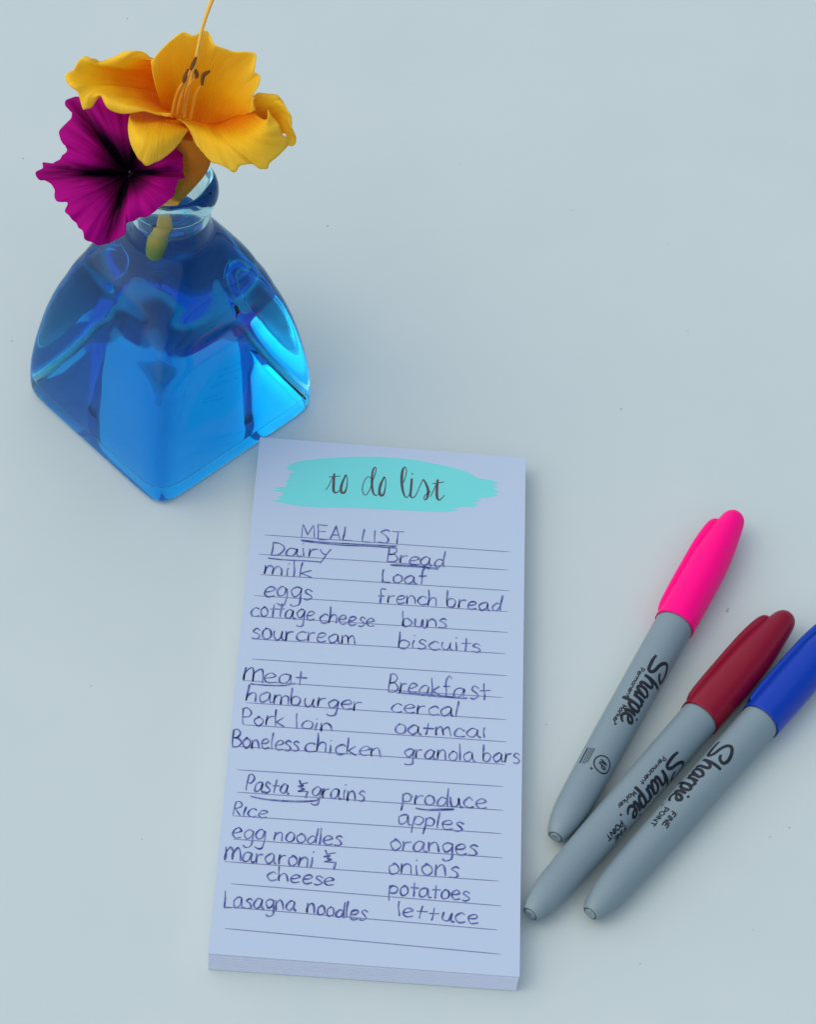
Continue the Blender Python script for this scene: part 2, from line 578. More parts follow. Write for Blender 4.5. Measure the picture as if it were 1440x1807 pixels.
rw = random.Random(3)
for word, x0, y0, x1, y1, xh in WORDS:
    a, b = pad_local(x0, y0), pad_local(x1, y1)
    dx, dy = b[0] - a[0], b[1] - a[1]
    Lw = math.hypot(dx, dy)
    ex = (dx / Lw, dy / Lw)
    ey = (-ex[1], ex[0])
    c1 = pad_local(x0, y0 - 40)
    mm = math.hypot(c1[0] - a[0], c1[1] - a[1]) / 40       # metres per photo pixel up the sheet
    H = xh * mm * 1.1
    nat = sum(GLYPH[c][1] for c in word) / 100 - 0.14
    sx = Lw / nat
    cur = 0.0
    for ch in word:
        js, jy, jr, jw = rw.uniform(0.93, 1.06), rw.uniform(-0.06, 0.06), rw.uniform(-0.07, 0.07), rw.uniform(0.94, 1.05)
        for st in glyph_strokes(ch):
            ph, am = rw.uniform(0, 6), rw.uniform(0.012, 0.035)
            pts = []
            n = len(st)
            press = rw.uniform(0.9, 1.15)
            for i, (gx, gy) in enumerate(st):
                gx2 = gx * jw + jr * gy + am * math.sin(ph + i * 0.5)
                gy2 = gy * js + jy + am * math.cos(ph + i * 0.43)
                X, Y = (cur + gx2) * sx, gy2 * H
                wf = press * (0.98 + 0.3 * math.sin(ph + i * 0.37))
                pts.append((a[0] + ex[0] * X + ey[0] * Y, a[1] + ex[1] * X + ey[1] * Y, wf))
            R.stroke(pts, 0.00043, put_ink)
        cur += GLYPH[ch][1] / 100
UNDER = [[(530, 953), (570, 957), (620, 960), (701, 964)], [(532, 955), (600, 962), (650, 964), (701, 967.5)], [(472, 985), (500, 988), (540, 990), (566, 992)],
         [(688, 997), (730, 998), (774, 1004)], [(690, 998), (740, 1001), (773, 1005)], [(441, 1207), (470, 1209.5), (500, 1210), (514, 1207), (512, 1204)],
         [(699, 1222.5), (760, 1226), (819, 1232.5)], [(702, 1223), (770, 1229), (820, 1233)], [(441, 1405), (470, 1411), (520, 1414), (556, 1413), (561, 1409)],
         [(443, 1406), (480, 1412.5), (530, 1415), (560, 1413)], [(733, 1426), (750, 1429), (780, 1428), (802, 1428)], [(735, 1427), (760, 1430), (801, 1429)]]
for st in UNDER:
    q = cr(st, 8)
    R.stroke([pad_local(a, b) for a, b in q], 0.00046, put_ink)
R.build('handwriting', m_ink, sheet)

# ------------------------------------------------------------------ glass vase with blue water
VC = Vector((-0.081335, 0.519683, 0.0))
VYAW = 0.08269
vase = thing('glass_vase', 'square clear glass bottle vase with rounded shoulders, full of bright blue water', 'vase', VC, (0, 0, VYAW))
SEG = 192


def ring(z, rd, n):
    """rounded-square ring (superellipse of exponent n) whose corner radius on the diagonal is rd; corners on the local axes"""
    a = rd / 2 ** (0.5 - 1.0 / n)
    out = []
    for k in range(SEG):
        th = 2 * math.pi * k / SEG
        # denser samples at the corners (local axes)
        th = th - 0.16 * math.sin(4 * th)
        t = th + math.pi / 4
        c, s = abs(math.cos(t)), abs(math.sin(t))
        r = a / (c ** n + s ** n) ** (1.0 / n)
        out.append((r * math.cos(th), r * math.sin(th), z))
    return out


OUT_KEYS = [(0.0, 41.5, 9), (0.35, 43.6, 9), (1.4, 44.9, 9), (5, 45.3, 9), (12, 45.0, 8.6), (18, 44.1, 8.2), (26, 42.4, 7.6), (36, 39.7, 6.8), (42, 37.6, 6.2), (47, 35.5, 5.7),
            (52, 32.9, 5.2), (57, 30.4, 4.7), (61, 27.7, 4.2), (64.5, 25.4, 3.8), (67.5, 22.7, 3.4), (70.5, 19.6, 2.9), (73, 16.9, 2.5), (75, 14.7, 2.2), (76.8, 13.1, 2.05), (79, 12.4, 2.0),
            (84, 12.2, 2.0), (88.5, 12.3, 2.0), (89.8, 12.9, 2.0), (90.8, 13.7, 2.0), (92.4, 14.3, 2.0), (94.2, 14.35, 2.0), (96, 13.9, 2.0), (97.3, 12.8, 2.0), (97.6, 11.6, 2.0), (97.0, 10.5, 2.0), (95.6, 9.8, 2.0), (92, 9.5, 2.0), (86, 9.5, 2.0), (82.6, 9.55, 2.0)]
IN_KEYS = [(82.6, 9.55, 2.0), (80, 10.0, 2.0), (77.6, 11.3, 2.0), (75.4, 13.5, 2.2), (72.8, 16.2, 2.5), (70.1, 19.2, 2.9), (67.0, 22.3, 3.4), (64.0, 24.9, 3.8), (60.6, 27.1, 4.2), (56.6, 29.8, 4.7), (51.6, 32.3, 5.2),
           (46.6, 34.8, 5.7), (41, 37.0, 6.2), (34.5, 39.2, 6.8), (25, 41.7, 7.6), (17, 43.3, 8.2), (11, 43.6, 8.5), (7.5, 43.0, 8.3), (5.8, 41.6, 8.0), (4.9, 39.0, 7.6), (4.5, 35.0, 7.0), (4.4, 30, 6)]


def loft(keys, cap_first=None, cap_last=None, sub=5):
    prof = cr(keys, sub)
    v, f = [], []
    for z, r, n in prof:
        v += [(x / 1000, y / 1000, zz / 1000) for x, y, zz in ring(z, r, max(2.0, n + max(0.0, n - 2.2) * 0.35))]
    for i in range(len(prof) - 1):
        for k in range(SEG):
            k2 = (k + 1) % SEG
            f.append((i * SEG + k, i * SEG + k2, (i + 1) * SEG + k2, (i + 1) * SEG + k))
    def cap(i0, cz, flip):
        prev = [i0 + k for k in range(SEG)]
        base = [v[j] for j in prev]
        for s in (0.75, 0.5, 0.25):
            b = len(v)
            for p in base:
                v.append((p[0] * s, p[1] * s, p[2] + (cz - p[2]) * (1 - s * s)))
            cur = list(range(b, b + SEG))
            for k in range(SEG):
                q = (prev[k], prev[(k + 1) % SEG], cur[(k + 1) % SEG], cur[k])
                f.append(q[::-1] if flip else q)
            prev = cur
        v.append((0, 0, cz))
        c = len(v) - 1
        for k in range(SEG):
            q = (prev[k], prev[(k + 1) % SEG], c)
            f.append(q[::-1] if flip else q)
    if cap_first is not None:
        cap(0, cap_first, True)
    if cap_last is not None:
        cap((len(prof) - 1) * SEG, cap_last, False)
    return v, f


m_glass = bpy.data.materials.new('clear_glass')
m_glass.use_nodes = True
nt = m_glass.node_tree
nt.nodes.remove(nt.nodes['Principled BSDF'])
gl = N(m_glass, 'ShaderNodeBsdfGlass')
gl.inputs['Color'].default_value = (0.84, 0.965, 0.975, 1)
gl.inputs['Roughness'].default_value = 0.0
gl.inputs['IOR'].default_value = 1.37
L(m_glass, gl.outputs[0], nt.nodes['Material Output'].inputs['Surface'])
tc = N(m_glass, 'ShaderNodeTexCoord')
gn = N(m_glass, 'ShaderNodeTexNoise')
gn.inputs['Scale'].default_value = 55
gn.inputs['Detail'].default_value = 1
L(m_glass, tc.outputs['Object'], gn.inputs['Vector'])
gb = N(m_glass, 'ShaderNodeBump')
gb.inputs['Strength'].default_value = 0.1
gb.inputs['Distance'].default_value = 0.0006
L(m_glass, gn.outputs['Fac'], gb.inputs['Height'])
L(m_glass, gb.outputs['Normal'], gl.inputs['Normal'])

v, f = loft(OUT_KEYS, cap_first=0.0006)
body = mesh_obj('glass_body', v, f, m_glass, vase)

m_water = bpy.data.materials.new('blue_water')
m_water.use_nodes = True
nt = m_water.node_tree
nt.nodes.remove(nt.nodes['Principled BSDF'])
gw = N(m_water, 'ShaderNodeBsdfGlass')
gw.inputs['Roughness'].default_value = 0.0
at = N(m_water, 'ShaderNodeAttribute')
at.attribute_name = 'boundary_ior'            # 1.33 where water meets air, 1.33/1.37 where it meets glass
L(m_water, at.outputs['Fac'], gw.inputs['IOR'])
L(m_water, gw.outputs[0], nt.nodes['Material Output'].inputs['Surface'])
va = N(m_water, 'ShaderNodeVolumeAbsorption')
va.inputs['Color'].default_value = (0.0, 0.845, 0.948, 1)
va.inputs['Density'].default_value = 112.0
L(m_water, va.outputs[0], nt.nodes['Material Output'].inputs['Volume'])
v, f = loft(IN_KEYS, cap_first=0.0823, cap_last=0.0044)
f = [t[::-1] for t in f] if False else f
water = mesh_obj('blue_water', v, f, m_water, vase)
bm = bmesh.new()
bm.from_mesh(water.data)
bmesh.ops.recalc_face_normals(bm, faces=bm.faces)
bm.to_mesh(water.data)
bm.free()
att = water.data.attributes.new('boundary_ior', 'FLOAT', 'FACE')
for p in water.data.polygons:
    top = p.center.z > 0.08215 and p.normal.z > 0.7
    att.data[p.index].value = 1.333 if top else 1.333 / 1.37
bm = bmesh.new()
bm.from_mesh(body.data)
bmesh.ops.recalc_face_normals(bm, faces=bm.faces)
bm.to_mesh(body.data)
# outer wall must face outwards
bm.free()
bz = [p for p in body.data.polygons if 0.02 < p.center.z < 0.03]
if sum(p.normal.dot(Vector((p.center.x, p.center.y, 0))) for p in bz) < 0:
    body.data.flip_normals()


# ------------------------------------------------------------------ flowers
def petal_material(name, inner, outer, edge, transl=0.42, vein=0.5):
    m = bpy.data.materials.new(name)
    m.use_nodes = True
    nt = m.node_tree
    p = nt.nodes['Principled BSDF']
    uv = N(m, 'ShaderNodeUVMap')
    sep = N(m, 'ShaderNodeSeparateXYZ')
    L(m, uv.outputs[0], sep.inputs[0])
    cr_ = N(m, 'ShaderNodeValToRGB')
    e = cr_.color_ramp.elements
    e[0].position, e[0].color = 0.02, inner
    e[1].position, e[1].color = 0.46, outer
    x = e.new(1.0)
    x.color = edge
    tcx = N(m, 'ShaderNodeTexCoord')
    nz = N(m, 'ShaderNodeTexNoise')
    nz.inputs['Scale'].default_value = 160
    nz.inputs['Detail'].default_value = 4
    L(m, tcx.outputs['Object'], nz.inputs['Vector'])
    ad = N(m, 'ShaderNodeMath', operation='MULTIPLY_ADD')
    ad.inputs[1].default_value = 0.28
    L(m, nz.outputs['Fac'], ad.inputs[0])
    sb = N(m, 'ShaderNodeMath', operation='SUBTRACT')
    sb.inputs[1].default_value = 0.14
    L(m, sep.outputs['Y'], sb.inputs[0])
    L(m, sb.outputs[0], ad.inputs[2])
    L(m, ad.outputs[0], cr_.inputs['Fac'])
    L(m, cr_.outputs[0], p.inputs['Base Color'])
    p.inputs['Roughness'].default_value = 0.7
    p.inputs['Specular IOR Level'].default_value = 0.15
    # lengthwise veins
    mp = N(m, 'ShaderNodeMapping')
    mp.inputs['Scale'].default_value = (46, 2.2, 1)
    L(m, uv.outputs[0], mp.inputs[0])
    vn = N(m, 'ShaderNodeTexNoise')
    vn.inputs['Scale'].default_value = 1.0
    vn.inputs['Detail'].default_value = 3
    L(m, mp.outputs[0], vn.inputs['Vector'])
    b = N(m, 'ShaderNodeBump')
    b.inputs['Strength'].default_value = vein
    b.inputs['Distance'].default_value = 0.0009
    L(m, vn.outputs['Fac'], b.inputs['Height'])
    L(m, b.outputs[0], p.inputs['Normal'])
    tr = N(m, 'ShaderNodeBsdfTranslucent')
    L(m, cr_.outputs[0], tr.inputs['Color'])
    L(m, b.outputs[0], tr.inputs['Normal'])
    ms = N(m, 'ShaderNodeMixShader')
    ms.inputs[0].default_value = transl
    L(m, p.outputs[0], ms.inputs[1])
    L(m, tr.outputs[0], ms.inputs[2])
    L(m, ms.outputs[0], nt.nodes['Material Output'].inputs['Surface'])
    return m


YL = 10.0      # the lily stands this much higher (mm)


def petal(name, base, mid, edge, material, parent, org, ncol=90, nrow=30, ruffle=0.35, seed=0, thick=0.00035, dz=YL):
    B, Mi, E = resample(base, ncol), resample(mid, ncol), resample(edge, ncol, 6)
    rr = random.Random(seed)
    ph = [rr.uniform(0, 6.28) for _ in range(4)]
    v, uv, f = [], [], []
    for j in range(nrow + 1):
        t = j / nrow
        for i in range(ncol):
            p = [(1 - t) * (1 - 2 * t) * b + 4 * t * (1 - t) * m + t * (2 * t - 1) * e for b, m, e in zip(B[i], Mi[i], E[i])]
            s = i / (ncol - 1)
            wv = ruffle * t ** 3 * (math.sin(s * 26 + ph[0]) + 0.6 * math.sin(s * 47 + ph[1]) + 0.4 * math.sin(s * 81 + ph[2]))
            cre = 0.25 * ruffle * math.sin(s * 33 + 3 * t + ph[3]) * t
            w = U(p[0], p[1], (p[2] + dz + wv + cre) / 1000)
            v.append(w - org)
            uv.append((s, t))
    for j in range(nrow):
        for i in range(ncol - 1):
            a = j * ncol + i
            f.append((a, a + 1, a + ncol + 1, a + ncol))
    o = mesh_obj(name, v, f, material, parent, uvs=uv)
    md = o.modifiers.new('thickness', 'SOLIDIFY')
    md.thickness = thick
    md.offset = 0
    return o


LORG = U(275, 452, 0.070)
lily = thing('daylily', 'open yellow orange daylily leaning over the vase rim with long stamens', 'flower', LORG)
m_lily = petal_material('daylily_petal', (0.92, 0.25, 0.002, 1), (0.98, 0.62, 0.012, 1), (0.98, 0.71, 0.06, 1))
m_tube = petal_material('daylily_tube', (0.30, 0.20, 0.03, 1), (0.50, 0.15, 0.010, 1), (0.56, 0.19, 0.01, 1), 0.15, 0.3)

# back petal
petal('petal', [(296, 216, 101), (330, 226, 98), (398, 222, 102)],
      [(274, 150, 117), (306, 140, 112), (345, 138, 110), (392, 148, 112), (446, 196, 115)],
      [(266, 108, 125), (275, 98, 127), (285, 87, 129), (303, 70, 131), (322, 57.5, 133), (340, 63, 132), (352, 58, 133), (360, 54, 134), (367, 58, 134), (378, 79, 132), (390, 84, 131), (410, 91, 130),
       (432, 92, 131), (450, 95, 131), (450, 112, 129), (448, 127, 127), (456, 131, 127), (458, 142, 126), (453, 155, 124), (447, 166, 122), (444, 182, 119), (440, 200, 115)], m_lily, lily, LORG, ncol=130, seed=1)
# left petal with its folded tip
petal('petal', [(284, 108, 119), (296, 150, 106), (298, 190, 104), (322, 208, 107)],
      [(244, 103, 122), (205, 116, 121), (165, 118, 121), (150, 132, 120), (155, 148, 119), (180, 155, 117.5), (205, 172, 117), (240, 186, 116), (285, 203, 111)],
      [(272, 104, 121), (264, 101, 122), (258, 95, 124), (250, 91, 125), (235, 90, 126), (220, 91, 125), (200, 101, 122), (177, 109, 121), (169, 104, 123), (160, 103, 124), (150, 99.5, 124), (143, 106, 123), (140, 114, 122), (137, 129, 120),
       (119, 131.5, 120), (118.5, 138, 119), (121.5, 147, 118), (130, 156, 118), (140.5, 165, 117), (143, 181, 114), (147, 193.5, 112), (152, 191, 113), (160, 190, 113), (171, 174, 116), (176, 169, 117), (180, 170, 117),
       (186, 185, 116), (195, 194, 115), (215, 200, 115), (235, 198.5, 116), (252, 196, 116), (265, 198, 115), (278, 202, 114), (298, 206, 112), (309, 201, 112), (322, 207, 111)], m_lily, lily, LORG, ncol=150, seed=2)
# tongue at the front left
petal('petal', [(333, 227, 108), (325, 212, 104), (290, 202, 103), (250, 196, 105), (229, 200, 108)],
      [(328, 228, 110), (310, 233, 113), (280, 238, 115), (250, 233, 115), (229, 208, 111)],
      [(333, 227, 109), (326, 236, 110), (318, 248, 110), (305, 264, 109), (285, 280, 108), (272, 286, 108), (258, 292, 107), (250, 285, 108), (243, 278, 109), (231, 255, 111), (226, 230, 111), (227, 212, 110), (229, 203, 109)],
      m_lily, lily, LORG, ruffle=0.12, seed=3)
# narrow petal curling down behind on the right
petal('petal', [(430, 206, 106), (455, 208, 107), (475, 220, 108), (488, 238, 108)],
      [(446, 180, 115), (474, 180, 117), (498, 200, 115), (504, 236, 110)],
      [(446, 172, 117), (452, 166, 118), (457, 164, 119), (472, 166, 119), (488, 168, 119), (497, 177, 118), (502, 186, 118), (510, 199, 117), (514, 208, 116), (515, 232, 112), (521, 240, 110), (522, 248, 108), (519, 256, 107), (509, 257, 107),
       (502, 247, 108)], m_lily, lily, LORG, ruffle=0.2, seed=4)
# broad petal at the front right
petal('petal', [(307, 201, 111), (323, 207, 109), (340, 214, 106), (377, 219, 103), (397, 214, 105), (423, 200, 109), (443, 193, 112)],
      [(309, 206, 112), (334, 220, 111), (365, 238, 112), (402, 248, 113), (442, 240, 115), (468, 212, 117)],
      [(312, 212, 110), (330, 221, 109), (337, 233, 109), (345, 253, 109), (360, 272, 108), (375, 287, 107), (382, 288, 107), (401, 297, 106), (410, 303, 105), (417, 302, 106), (423, 292, 108), (435, 290, 109), (447, 290, 108),
       (456, 296, 106), (463, 297.5, 106), (472, 297, 106), (475, 288, 108), (488, 277, 109), (505, 260, 109), (507.5, 247, 111), (498, 238, 112), (494, 228, 114), (490, 217, 115), (480, 206, 116), (472, 193, 117)],
      m_lily, lily, LORG, ncol=140, seed=5)
# funnel under the petals and the stalk down the neck
path = [U(341, 236, 0.1125), U(343, 262, 0.1085), U(343, 290, 0.104), U(328, 322, 0.0995), U(308, 348, 0.096)]
v, f = tube(path, [0.0064, 0.0056, 0.0044, 0.0029, 0.0021], 28, LORG)
nseg, nr = 28, len(v) // 28
uvs = [((i % 28) / 27, 1 - (i // 28) / (nr - 1)) for i in range(len(v))]
# six shallow seams along the funnel
for i in range(len(v)):
    ring_i = i // 28
    c = sum((v[ring_i * 28 + k] for k in range(28)), Vector()) / 28
    ang = 2 * math.pi * (i % 28) / 28
    v[i] = c + (v[i] - c) * (1 + 0.05 * math.cos(6 * ang))
mesh_obj('flower_tube', v, f, m_tube, lily, uvs=uvs)
m_stem = mat('pale_stalk', (0.95, 0.40, 0.05), 0.5, 0.3)
path = [U(309, 347, 0.0962), U(297, 366, 0.0915), U(290, 388, 0.0865), U(283, 412, 0.080), U(277, 440, 0.073), U(275, 452, 0.070)]
v, f = tube(path, [0.0021, 0.0020, 0.0021, 0.0025, 0.0022, 0.0017], 18, LORG)
mesh_obj('stalk', v, f, m_stem, lily)
m_fil = mat('orange_filament', (0.74, 0.25, 0.012), 0.5, 0.3)
m_anth = mat('brown_anther', (0.16, 0.055, 0.008), 0.75, 0.2)
m_pist = mat('yellow_pistil', (0.78, 0.42, 0.06), 0.45, 0.3)
STAM = [([(303, 206, 112), (308, 180, 122), (314, 160, 129), (323, 145, 133)], [(323, 146, 133), (326, 135, 134.5), (332, 121.5, 136)]),
        ([(312, 206, 112), (317, 178, 124), (326, 148, 132), (336, 123, 137)], [(336, 123, 137), (340, 113, 138.5), (345.5, 101, 140)]),
        ([(322, 206, 112), (325, 180, 122), (331, 156, 128), (344, 137, 133)], [(347, 138, 133), (346.5, 130, 134), (344, 122, 135)]),
        ([(336, 210, 112), (340, 188, 120), (346, 165, 127), (356, 148, 131)], [(356, 150, 131), (358, 135, 133.5), (362, 130, 134), (369.5, 125.5, 135)])]
for fil, ant in STAM:
    v, f = tube([U(a, b, (c + YL) / 1000) for a, b, c in fil], [0.00062, 0.0005, 0.00042, 0.00035], 10, LORG)
    st = mesh_obj('stamen', v, f, m_fil, lily)
    v, f = tube([U(a, b, (c + YL + 0.3) / 1000) for a, b, c in ant], [0.0004] + [0.00062] * (len(ant) - 2) + [0.00035], 10, LORG)
    mesh_obj('anther', v, f, m_anth, st)
pp = [(324, 207, 112), (327, 180, 121), (334, 150, 129), (346, 100, 140), (355, 56, 147), (366, 20, 152), (380, -16, 156)]
v, f = tube([U(a, b, (c + YL) / 1000) for a, b, c in pp], [0.0006, 0.00055, 0.0005, 0.0005, 0.00052, 0.00058, 0.0007], 10, LORG)
mesh_obj('pistil', v, f, m_pist, lily)

# petunia: one fused corolla, dark veined throat
PORG = U(285, 385, 0.083)
petunia = thing('petunia', 'deep purple petunia with a nearly black veined throat hanging over the vase rim', 'flower', PORG)
PET = [(142.6, 167), (133, 171), (124.5, 174), (115.5, 177), (113.4, 182), (116.5, 188), (124.5, 192), (127, 202), (124.5, 212), (112.4, 220.5), (103.4, 230.6), (102, 238.6), (106.4, 250.7), (114.4, 259.8), (115.5, 268.8), (104.4, 277),
       (94.3, 289), (91, 294), (80.2, 292), (71, 286.5), (70, 297), (65, 305), (69, 316.5), (80, 318), (88.3, 323), (92.3, 331), (91.9, 343), (96.3, 354.4), (106, 357), (115.5, 359.5), (116.5, 373.6), (126.5, 391.7), (136.6, 396.7), (142.6, 409.8),
       (154.7, 425), (166, 431), (174.9, 434), (191, 430), (200, 426), (211, 422), (219, 415.8), (221, 399.7), (229, 391.7), (247.4, 384.6), (257, 381), (267.5, 375.6), (287.7, 359.5), (303.8, 347.4), (311.8, 331), (313.8, 317), (325, 313), (322, 299),
       (320, 281), (322, 273), (310, 260), (298, 240), (280, 215), (262, 196), (240, 180), (215, 170), (190, 164), (170, 166), (155, 170)]
PCX, PCY = 228.0, 306.0
NA, NR_ = 360, 44
rk = random.Random(21)
kn = [(rk.uniform(-0.035, 0.022)) for _ in range(72)]
CRK = []
for i in range(NA):
    a_ = i / NA * 72
    j_ = int(a_)
    t_ = a_ - j_
    t_ = t_ * t_ * (3 - 2 * t_)
    CRK.append(kn[j_ % 72] * (1 - t_) + kn[(j_ + 1) % 72] * t_)
Eo = resample([p + (0,) for p in PET] + [PET[0] + (0,)], NA + 1, 6)[:NA]
VEINS = [math.atan2(304 - PCY, 78 - PCX), math.atan2(430 - PCY, 186 - PCX), math.atan2(190 - PCY, 140 - PCX), math.atan2(303 - PCY, 320 - PCX), math.atan2(170 - PCY, 262 - PCX)]
v, uv, f = [], [], []
vein_att = []
rr = random.Random(11)
ph = [rr.uniform(0, 6.28) for _ in range(5)]
for j in range(NR_ + 1):
    t = 0.012 + 0.988 * j / NR_
    for i in range(NA):
        crk = 1 + CRK[i]
        ex_, ey_ = PCX + (Eo[i][0] - PCX) * crk, PCY + (Eo[i][1] - PCY) * crk
        an = math.atan2(ey_ - PCY, ex_ - PCX)
        dv = min(abs((an - a + math.pi) % (2 * math.pi) - math.pi) for a in VEINS)
        x = PCX + (ex_ - PCX) * t
        y = PCY + (ey_ - PCY) * t
        s = i / NA * 2 * math.pi
        z = 104 + (432 - y) * 0.06 - 10.5 * (1 - t) ** 2.6
        z += t ** 4 * 0.55 * (math.sin(s * 11 + ph[0]) + 0.6 * math.sin(s * 23 + ph[1]) + 0.4 * math.sin(s * 41 + ph[2]))
        z += 2.2 * t * math.sin(min(1.0, dv / 0.63) * math.pi / 2) - 1.6 * t
        z -= 3.4 * math.exp(-(dv / 0.13) ** 2) * t * (1.15 - t)       # folded in along the five main veins
        z -= 2.0 * t ** 4                                             # limb bends back at the margin
        v.append(U(x, y, z / 1000) - PORG)
        uv.append((i / NA * 5, t))
        vein_att.append(dv)
for j in range(NR_):
    for i in range(NA):
        i2 = (i + 1) % NA
        f.append((j * NA + i, (j + 1) * NA + i, (j + 1) * NA + i2, j * NA + i2))
m_pet = bpy.data.materials.new('petunia_limb')
m_pet.use_nodes = True
nt = m_pet.node_tree
p = nt.nodes['Principled BSDF']
uvn = N(m_pet, 'ShaderNodeUVMap')
sep = N(m_pet, 'ShaderNodeSeparateXYZ')
L(m_pet, uvn.outputs[0], sep.inputs[0])
avn = N(m_pet, 'ShaderNodeAttribute')
avn.attribute_name = 'vein_distance'
mp = N(m_pet, 'ShaderNodeMapping')
mp.inputs['Scale'].default_value = (26, 2.0, 1)
L(m_pet, uvn.outputs[0], mp.inputs[0])
vn = N(m_pet, 'ShaderNodeTexNoise')
vn.inputs['Detail'].default_value = 3
vn.inputs['Scale'].default_value = 1
L(m_pet, mp.outputs[0], vn.inputs['Vector'])


def mth(op, a, b, m=m_pet, c=None):
    n = N(m, 'ShaderNodeMath', operation=op)
    for i, q in enumerate((a, b, c)):
        if q is None:
            continue
        if isinstance(q, (int, float)):
            n.inputs[i].default_value = q
        else:
            L(m, q, n.inputs[i])
    return n.outputs[0]


tt = sep.outputs['Y']
throat = N(m_pet, 'ShaderNodeMapRange')
throat.interpolation_type = 'SMOOTHSTEP'
L(m_pet, mth('ADD', tt, mth('MULTIPLY', mth('SUBTRACT', vn.outputs['Fac'], 0.5), 0.55)), throat.inputs[0])
for i, q in ((1, 0.08), (2, 0.64), (3, 1.0), (4, 0.0)):
    throat.inputs[i].default_value = q
# vein pigment: strong along the five main veins, fading to the margin
vd = mth('DIVIDE', avn.outputs['Fac'], 0.15)
ve = mth('POWER', 2.718, mth('MULTIPLY', mth('MULTIPLY', vd, vd), -1.0))
fade = mth('SUBTRACT', 1.05, tt)
vp = mth('MULTIPLY', ve, mth('MULTIPLY', fade, mth('MULTIPLY', vn.outputs['Fac'], 2.9)))
fine = mth('MULTIPLY', mth('SUBTRACT', vn.outputs['Fac'], 0.46), mth('MULTIPLY', fade, 2.4))
tot = mth('ADD', mth('ADD', throat.outputs[0], vp), fine)
rp = N(m_pet, 'ShaderNodeValToRGB')
rp.color_ramp.elements[0].position = 0.0
rp.color_ramp.elements[0].color = (0.38, 0.001, 0.185, 1)
rp.color_ramp.elements[1].position = 1.0
rp.color_ramp.elements[1].color = (0.004, 0.001, 0.006, 1)
k = rp.color_ramp.elements.new(0.42)
k.color = (0.14, 0.0006, 0.065, 1)
L(m_pet, tot, rp.inputs[0])
L(m_pet, rp.outputs[0], p.inputs['Base Color'])
p.inputs['Roughness'].default_value = 0.6
p.inputs['Specular IOR Level'].default_value = 0.05
b = N(m_pet, 'ShaderNodeBump')
b.inputs['Strength'].default_value = 0.3
b.inputs['Distance'].default_value = 0.0007
L(m_pet, vn.outputs['Fac'], b.inputs['Height'])
L(m_pet, b.outputs[0], p.inputs['Normal'])
tr = N(m_pet, 'ShaderNodeBsdfTranslucent')
L(m_pet, rp.outputs[0], tr.inputs['Color'])
ms = N(m_pet, 'ShaderNodeMixShader')
ms.inputs[0].default_value = 0.15
L(m_pet, p.outputs[0], ms.inputs[1])
L(m_pet, tr.outputs[0], ms.inputs[2])
L(m_pet, ms.outputs[0], nt.nodes['Material Output'].inputs['Surface'])
co = mesh_obj('corolla', v, f, m_pet, petunia, uvs=uv)
va_ = co.data.attributes.new('vein_distance', 'FLOAT', 'POINT')
va_.data.foreach_set('value', vein_att)
md = co.modifiers.new('thickness', 'SOLIDIFY')
md.thickness = 0.0003
md.offset = 0
m_pt = mat('petunia_tube', (0.05, 0.004, 0.05), 0.6, 0.2)
path = [U(228, 307, 0.1020), U(238, 318, 0.1005), U(256, 332, 0.0995), U(270, 346, 0.0965), U(276, 360, 0.0915), U(280, 378, 0.085)]
v, f = tube(path, [0.0015, 0.0020, 0.0020, 0.0017, 0.0010, 0.0008], 16, PORG)
mesh_obj('flower_tube', v, f, m_pt, petunia)
m_stig = mat('petunia_stigma', (0.012, 0.014, 0.012), 0.5, 0.3)
v, f = tube([U(228, 307, 0.1025), U(229, 304, 0.1055), U(230, 303, 0.1062)], [0.0004, 0.0006, 0.0004], 10, PORG)
mesh_obj('stigma', v, f, m_stig, petunia)

# ------------------------------------------------------------------ markers
m_barrel = mat('grey_barrel_plastic', (0.185, 0.25, 0.265), 0.42, 0.35)
m_print = mat('black_print', (0.006, 0.008, 0.012), 0.45, 0.4)
BODY = [(0.0, 2.2), (0.2, 2.6), (0.7, 2.85), (2.0, 3.4), (4.0, 3.95), (6.5, 4.5), (9.5, 4.9), (13.5, 5.15), (20, 5.32), (32, 5.55), (60, 5.78), (84.6, 5.92), (85.6, 5.92)]
CAP = [(85.2, 6.0), (85.25, 6.22), (85.7, 6.32), (95, 6.4), (106, 6.36), (113, 6.15), (119, 5.65), (124, 5.0), (129, 4.3), (132, 3.7), (133.7, 2.85), (134.6, 1.7), (135.0, 0.5)]


def body_r(u):
    for (a, ra), (b, rb) in zip(BODY, BODY[1:]):
        if a <= u <= b:
            return ra + (rb - ra) * (u - a) / (b - a)
    return BODY[-1][1]


